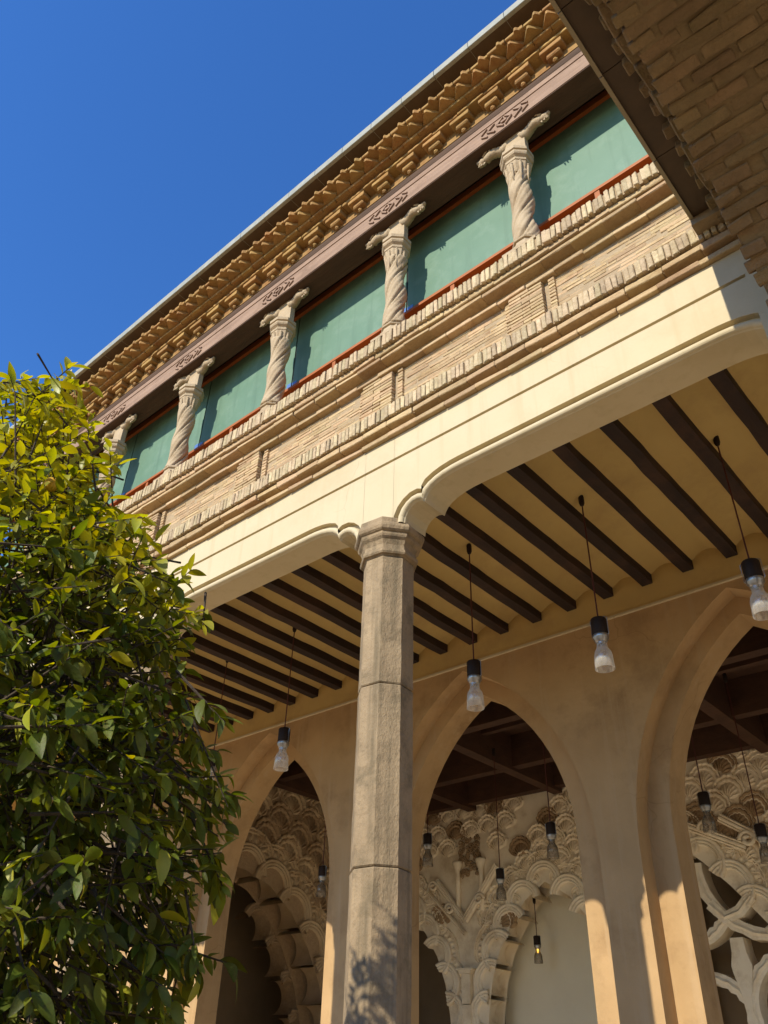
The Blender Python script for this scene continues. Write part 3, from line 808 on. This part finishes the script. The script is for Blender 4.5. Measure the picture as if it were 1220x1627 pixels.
# interlaced arches seen through the right arch
iw = empty('interlaced_wall', (0, 0, 0)); tag(iw, 'carved stucco wall of interlaced openwork arches seen through the right arch', 'wall')
lob = [(-5.25, 4.72), (-4.90, 4.42), (-4.56, 4.06), (-4.28, 3.70), (-4.02, 3.36), (-3.80, 2.98)]
carved_arch(iw, T, lob, .22, .30, 5, 1.05, (-6.0, 2.8), clip=lambda x, z: z < 6.1 and x > -5.6)
P = [(-5.44, 6.4), (-5.44, 4.80)] + lob + [(-3.70, 2.6), (-3.70, .12), (-2.0, .12), (-2.0, 6.4)]
tri = tessellate_polygon([[Vector((a, b, 0)) for a, b in P]])
MB().add([(a, FY+.04, b) for a, b in P], [tuple(t) for t in tri]).add([(a, FY+.5, b) for a, b in P], [tuple(t) for t in tri]).build('wall_plate', 'stucco', iw)
band(iw, T, (-5.1, 4.98), (-4.2, 4.52), .13); band(iw, T, (-4.5, 4.98), (-3.7, 4.42), .13)
volute(iw, T, -4.72, 4.85, -1, 1.2); volute(iw, T, -4.15, 4.62, -1, 1.2)
def ribbon(par, pts, wd, y0, y1, steps=True):
    # flat openwork band with real thickness and stepped lower edge
    pts = [Vector(p) for p in pts]; R = []
    for i, p in enumerate(pts):
        d = (pts[min(i+1, len(pts)-1)]-pts[max(i-1, 0)]).normalized(); n = Vector((-d.y, d.x))
        e = wd*(.5+(.18 if steps and i % 2 else 0))
        a, b = p+n*wd*.5, p-n*e
        w1, w2, w3 = a.lerp(b, .3), a.lerp(b, .5), a.lerp(b, .7)
        R.append([(a.x, y0, a.y), (a.x, y1, a.y), (b.x, y1, b.y), (b.x, y0, b.y), (w3.x, y0-.004, w3.y), (w2.x, y0-.028, w2.y), (w1.x, y0-.004, w1.y)])
    return MB().loft(R).build('openwork_band', 'stucco', par)
def arcpts(cx, cz, rad, a0, a1, n=14): return [(cx+rad*math.cos(a0+(a1-a0)*k/n), cz+rad*math.sin(a0+(a1-a0)*k/n)) for k in range(n+1)]
ribbon(iw, arcpts(-4.05, 4.35, .95, math.pi*.98, math.pi*1.62), .15, FY+.02, FY+.32)
ribbon(iw, arcpts(-5.25, 4.00, .62, -.5, -2.0), .15, FY+.05, FY+.34)
ribbon(iw, arcpts(-3.95, 2.55, .62, math.pi*.45, math.pi*1.05), .14, FY+.02, FY+.32)
ribbon(iw, arcpts(-5.15, 2.35, .60, math.pi*.5, -.25), .14, FY+.03, FY+.33)
ribbon(iw, [(-4.90, 3.85), (-4.72, 3.66), (-4.5, 3.72), (-4.3, 3.9)], .16, FY+.0, FY+.3, False)
MB().loft([[(-4.62-a, FY+.0, z), (-4.62-a, FY+.3, z), (-4.62+a, FY+.3, z), (-4.62+a, FY+.0, z)] for a, z in ((.05, 2.3), (.07, 2.42), (.055, 2.5), (.075, 2.75), (.13, 2.98), (.14, 3.06), (.10, 3.22), (.09, 3.4))]).build('colonnette', 'stucco', iw)

# carved side wall seen through the left arch (faces +X)
sw = empty('carved_side_wall', (0, 0, 0)); tag(sw, 'shadowed carved wall of stacked round lobes seen through the left arch', 'wall')
T2 = Matrix.Translation((-11.0, 0, 0)) @ Matrix.Rotation(math.pi/2, 4, 'Z')      # local x -> +Y, local y -> -X (into the wall)
half2 = [(.0, 4.42), (.58, 4.26), (1.10, 3.92), (1.52, 3.46), (1.85, 2.95), (2.06, 2.40), (2.16, 1.82), (2.20, 1.22), (2.2, .6)]
c2 = 9.12
lb2 = [(c2, 4.42)] + [(c2+a, z) for a, z in half2[1:]]
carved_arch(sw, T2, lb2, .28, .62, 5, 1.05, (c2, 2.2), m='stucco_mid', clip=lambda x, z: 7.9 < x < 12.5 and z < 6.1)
P = [(7.9, 6.4), (7.9, 4.5)] + lb2 + [(c2+2.2, .12), (12.58, .12), (12.58, 6.4)]
tri = tessellate_polygon([[Vector((a, b, 0)) for a, b in P]])
mb = MB()
for yy in (.05, .66): mb.add([tuple(T2 @ Vector((a, yy, b))) for a, b in P], [tuple(t) for t in tri])
mb.build('wall_plate', 'stucco_brown', sw)
lob2 = lobe_mesh(.26, .40).mesh('arch_lobe', 'stucco_brown', True)
for i, (s, z) in enumerate(lb2[2:]):                       # the second, deeper row of lobes
    d = Vector((s-c2, z-2.2)).normalized(); ang = math.atan2(d.y, d.x)-math.pi/2
    o = link('inner_lobe', lob2, sw); o.matrix_local = T2 @ Matrix.Translation((s-.10, .72, z-.16)) @ Matrix.Rotation(-ang, 4, 'Y')
band(sw, T2, (11.55, 5.35), (12.4, 4.4), .13); band(sw, T2, (11.2, 5.7), (11.9, 4.95), .13)
# lamps of the hall
G2 = 'glass lamps hanging in the hall behind the arches'
for x, y, zb, lb, lit in ((-6.97, 8.75, 3.93, 'dim hall lamp beside the stone column edge', False), (-6.83, 10.19, 3.73, 'dim hall lamp before the V shaped stucco bands', False),
                          (-5.19, 8.87, 3.83, 'dim hall lamp near the right side of the middle arch', False), (-8.02, 12.95, 3.30, 'small hall lamp with an amber lit bulb inside the lobed arch', True),
                          (-3.27, 8.8, 3.84, 'dim hall lamp at the left edge of the right arch', False), (-3.04, 9.66, 3.66, 'dim hall lamp at the right border of the photo', False),
                          (-8.87, 8.73, 3.75, 'dim hall lamp inside the left arch', False)):
    lamp(x, y, 5.84 if not lit else 4.3, zb, lb, G2, .88, lit, 'shaded_glass')

# ------------------------------------------------------------------ the brick archway overhead on the right
ra = empty('brick_archway', (0, 0, 0)); tag(ra, 'shaded brick arch and boarded eave overhead at the upper right', 'archway')
AC, AR = (2.30, 4.12), 1.96
X0, X1 = -.47, .55
mb = MB()
FLAT = 3.6                                               # three-centred arch: two quarter rounds and a flat crown
arc = [(AC[0]-(FLAT if k > 20 else 0)+(AR+.015)*math.cos(math.pi*min(k, 41)/41), AC[1]+(AR+.015)*math.sin(math.pi*k/41)) for k in range(42)]
Pp = [(-4.2, 6.42), (-4.2, 0.0), (arc[-1][0], 0.0)] + list(reversed(arc)) + [(arc[0][0], 0.0), (arc[0][0]+.02, 0.0), (arc[0][0]+.02, 6.42)]
tri = tessellate_polygon([[Vector((a, b, 0)) for a, b in Pp]])
for xx in (X0+.02, X1): mb.add([(xx, a, b) for a, b in Pp], [tuple(t) for t in tri])
n = len(Pp)
mb.add([(X0+.02, a, b) for a, b in Pp]+[(X1, a, b) for a, b in Pp], [(k, (k+1) % n, (k+1) % n+n, k+n) for k in range(n)])
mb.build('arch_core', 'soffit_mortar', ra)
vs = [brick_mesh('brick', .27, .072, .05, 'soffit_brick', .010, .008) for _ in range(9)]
s = 0.06; row = 0
while s < math.pi*.5+3.0/AR:
    x = X0 - rr(.0, .02) + .135 - (.13 if row % 2 else 0)
    while x < X1:
        ln = rr(.72, 1.06); xc = x
        if row % 2 and x < X0+.02: ln = .5; xc = x+.065
        o = link('brick', random.choice(vs), ra)
        q = AR + .0285 + rr(-.012, .007)
        sa = min(s, math.pi/2)
        o.matrix_local = Matrix.Translation((xc+rr(-.012, .012), AC[0]+q*math.cos(sa)-(s-sa)*AR, AC[1]+q*math.sin(sa))) @ Matrix.Rotation(sa+math.pi/2, 4, 'X') @ Matrix.Rotation(rr(-.05, .05), 4, 'Z') @ Matrix.Diagonal((ln, rr(.85, 1.15), 1, 1))
        x += .275
    s += .083/AR; row += 1
# courses above the arch up to the eave: dentils with dark gaps
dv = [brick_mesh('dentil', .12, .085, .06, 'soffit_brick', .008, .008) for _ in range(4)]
y = -.6
while y < 3.95:
    o = link('dentil', random.choice(dv), ra); o.location = (-.515+rr(-.012, .006), y, 6.385+rr(-.01, .01)); o.rotation_euler = (rr(-.06, .06), 0, rr(-.08, .08))
    y += rr(.125, .19)
for z in (6.30, 6.22):
    y = -.6
    while y < 3.9:
        o = link('dentil', random.choice(dv), ra); o.location = (-.455-rr(0, .02), y, z); o.scale = (1, 2.2, 1)
        y += .20
# boarded eave in sections with its thin lip
xs0, xs1 = -.715, -.50
yy = -1.2
cuts_y = [-1.2, .2, 1.2, 2.10, 2.56, 3.25, 3.85]
for a, b in zip(cuts_y, cuts_y[1:]):
    MB().box(xs0, xs1, a+.003, b-.003, 6.452, 6.475).build('eave_board', 'eave_board', ra)
    MB().box(xs0-.018, xs0+.006, a+.004, b-.004, 6.436, 6.56).build('eave_lip', 'eave_lip', ra)
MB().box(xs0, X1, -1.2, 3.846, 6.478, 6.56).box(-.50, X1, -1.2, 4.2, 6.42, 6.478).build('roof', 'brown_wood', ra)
MB().box(-.475, -.40, 3.99, 4.3, 0.0, 6.4).build('corner_pier', 'wall_plaster', ra)
MB().box(-.735, -.44, 3.80, 3.90, 6.372, 6.446, .003).build('corner_stone', 'column_stone', ra)

# ------------------------------------------------------------------ the orange tree
tree = empty('orange_tree', (-3.38, 1.02, 0)); tag(tree, 'leafy orange tree at the left, sunlit yellow green at its top', 'tree')
TC = Vector((-3.27, 1.13, 2.40)); TR = Vector((1.20, 1.12, 2.12))
rt = random.Random(11)
def trunk_path(p0, p1, bend, n=8):
    out = []
    for k in range(n+1):
        q = k/n; p = p0.lerp(p1, q) + bend*math.sin(q*math.pi) + Vector((rt.uniform(-1, 1), rt.uniform(-1, 1), rt.uniform(-.5, .5)))*.02*(0 < k < n)
        out.append(p)
    return out
off = Vector((-3.38, 1.02, 0))
base = Vector((-3.38, 1.02, 0)); fork = Vector((-3.35, 1.05, 1.3))
tp = trunk_path(base, fork, Vector((.03, 0, 0)))
trunk = MB().tube([p-off for p in tp], [.11-.035*k/8 for k in range(9)], 10).build('trunk', 'bark', tree, True)
def in_crown(p, s=1.0):
    q = p-TC; v = Vector((q.x/TR.x, q.y/TR.y, q.z/TR.z)); d = v.length
    if v.z > 0:
        hh = math.hypot(v.x, v.y); d = (hh**1.25 + v.z**1.25)**(1/1.25)
    lump = 1 + .16*noise.noise(p*1.9+Vector((3, 1, 7))) + .08*noise.noise(p*4.5)
    return d/lump < s, d/lump
def samp():
    while True:
        v = Vector((rt.uniform(-1, 1), rt.uniform(-1, 1), rt.uniform(-1, 1)))
        p = TC + Vector((v.x*TR.x*1.25, v.y*TR.y*1.25, v.z*TR.z*1.25))
        ok, d = in_crown(p)
        if ok and d > .38 and rt.random() < .35+.65*((d-.3)/.7)**1.2: return p, d
tips = []
brs = MB()
bough_pts = []
for k in range(9):
    a = k*2.4; e = rt.uniform(.35, 1.3)
    tgt = TC + Vector((math.cos(a)*math.cos(e)*TR.x*.55, math.sin(a)*math.cos(e)*TR.y*.55, math.sin(e)*TR.z*.42))
    pts = trunk_path(fork, tgt, Vector((rt.uniform(-.1, .1), rt.uniform(-.1, .1), .12)))
    MB().tube([p-off for p in pts], [.048-.038*q/8 for q in range(9)], 7).build('bough', 'bark', tree, True)
    bough_pts += pts[2:]
twigs = MB(); LV = []
def leaf_shape(L, W, curl, fold):
    V = []; F = []; N = 6
    for i in range(N+1):
        q = i/N; wd = W*math.sin(math.pi*min(1, q*.96+.02))**.8*(1-.25*q); z = -curl*q*q*L
        y = q*L
        V += [(-wd, y, z+fold*wd), (0, y, z), (wd, y, z+fold*wd)]
    for i in range(N):
        a = i*3
        F += [(a, a+1, a+4, a+3), (a+1, a+2, a+5, a+4)]
    return V, F
SH = [leaf_shape(rt.uniform(.052, .090), rt.uniform(.014, .0225), rt.uniform(.05, .45), rt.uniform(.1, .5)) for _ in range(8)]
def leaf_matrix(p, d):
    d = d.normalized(); up = Vector((0, 0, 1)) + Vector((rt.uniform(-.7, .7), rt.uniform(-.7, .7), rt.uniform(-.3, .3)))
    x = d.cross(up)
    if x.length < 1e-3: x = Vector((1, 0, 0))
    x.normalize(); z = x.cross(d)
    s = rt.uniform(.55, 1.25)
    return Matrix((( x.x*s, d.x*s, z.x*s, p.x), (x.y*s, d.y*s, z.y*s, p.y), (x.z*s, d.z*s, z.z*s, p.z), (0, 0, 0, 1)))
NT = 3000
for _ in range(NT):
    p, dd = samp()
    near = min(bough_pts, key=lambda b: (b-p).length_squared)
    out = (p-TC); out = Vector((out.x/TR.x, out.y/TR.y, out.z/TR.z)).normalized()
    d = (out + Vector((rt.uniform(-.8, .8), rt.uniform(-.8, .8), rt.uniform(-.9, .35)))).normalized()
    st = p - d*rt.uniform(.12, .26)
    mid = (near+st)/2 + Vector((rt.uniform(-.1, .1), rt.uniform(-.1, .1), rt.uniform(-.12, .06)))
    if rt.random() < .09: twigs.tube([near-off, mid-off, st-off, p-off], [.007, .005, .004, .002], 4)
    else: twigs.tube([st-d*.15-off, st-off, p-off], [.006, .004, .002], 4)
    nl = rt.randint(7, 12)
    for k in range(nl):
        q = (k+.5)/nl; b = st.lerp(p, q); a = k*2.4+rt.random()
        t1 = d.cross(Vector((.3, .2, 1))).normalized(); t2 = d.cross(t1)
        ld = d*(.45+.55*q) + (t1*math.cos(a)+t2*math.sin(a))*.85 + Vector((0, 0, -.28))
        LV.append((b, ld, dd))
E_ = Vector((0, 0, EYE))
twigs.build('twig', 'bark', tree)
def yel(p):                                              # sunlight put into the leaf colour towards the top, and a few tired ones
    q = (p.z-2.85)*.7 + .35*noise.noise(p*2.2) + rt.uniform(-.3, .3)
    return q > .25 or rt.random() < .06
LV = [(leaf_matrix(b, ld), b, yel(b)) for b, ld, dd in LV]
def view_rank(b):
    d = b-E_; return d.length
LV.sort(key=lambda t: view_rank(t[1]))
meshes = {}
for i, (V, F) in enumerate(SH):
    for m in ('leaf', 'leaf_yellow'):
        meshes[(i, m)] = MB().add(V, F).mesh('leaf', m, True)
fg, fy = MB(), MB()
T0 = Matrix.Translation(-off)
for i, (M, b, yl) in enumerate(LV):
    k = rt.randrange(len(SH))
    if i < 290:
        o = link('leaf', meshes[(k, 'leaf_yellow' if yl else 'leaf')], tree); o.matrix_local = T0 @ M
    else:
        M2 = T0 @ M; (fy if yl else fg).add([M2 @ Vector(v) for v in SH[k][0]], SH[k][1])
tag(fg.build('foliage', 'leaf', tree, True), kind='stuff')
tag(fy.build('sun_yellow_foliage', 'leaf_yellow', tree, True), kind='stuff')
def ray(px, py, dist):
    d = f*1290.2675 + r*(px-610) - u*(py-813.5)
    return E_ + d.normalized()*dist
for px, py, dist, m in ((82, 770, 3.5, 'orange_fruit'), (122, 1066, 2.95, 'green_fruit')):
    MB().ball(ray(px, py, dist)-off, 0.030, .030, .029, 16, 10).build('orange', m, tree, True)
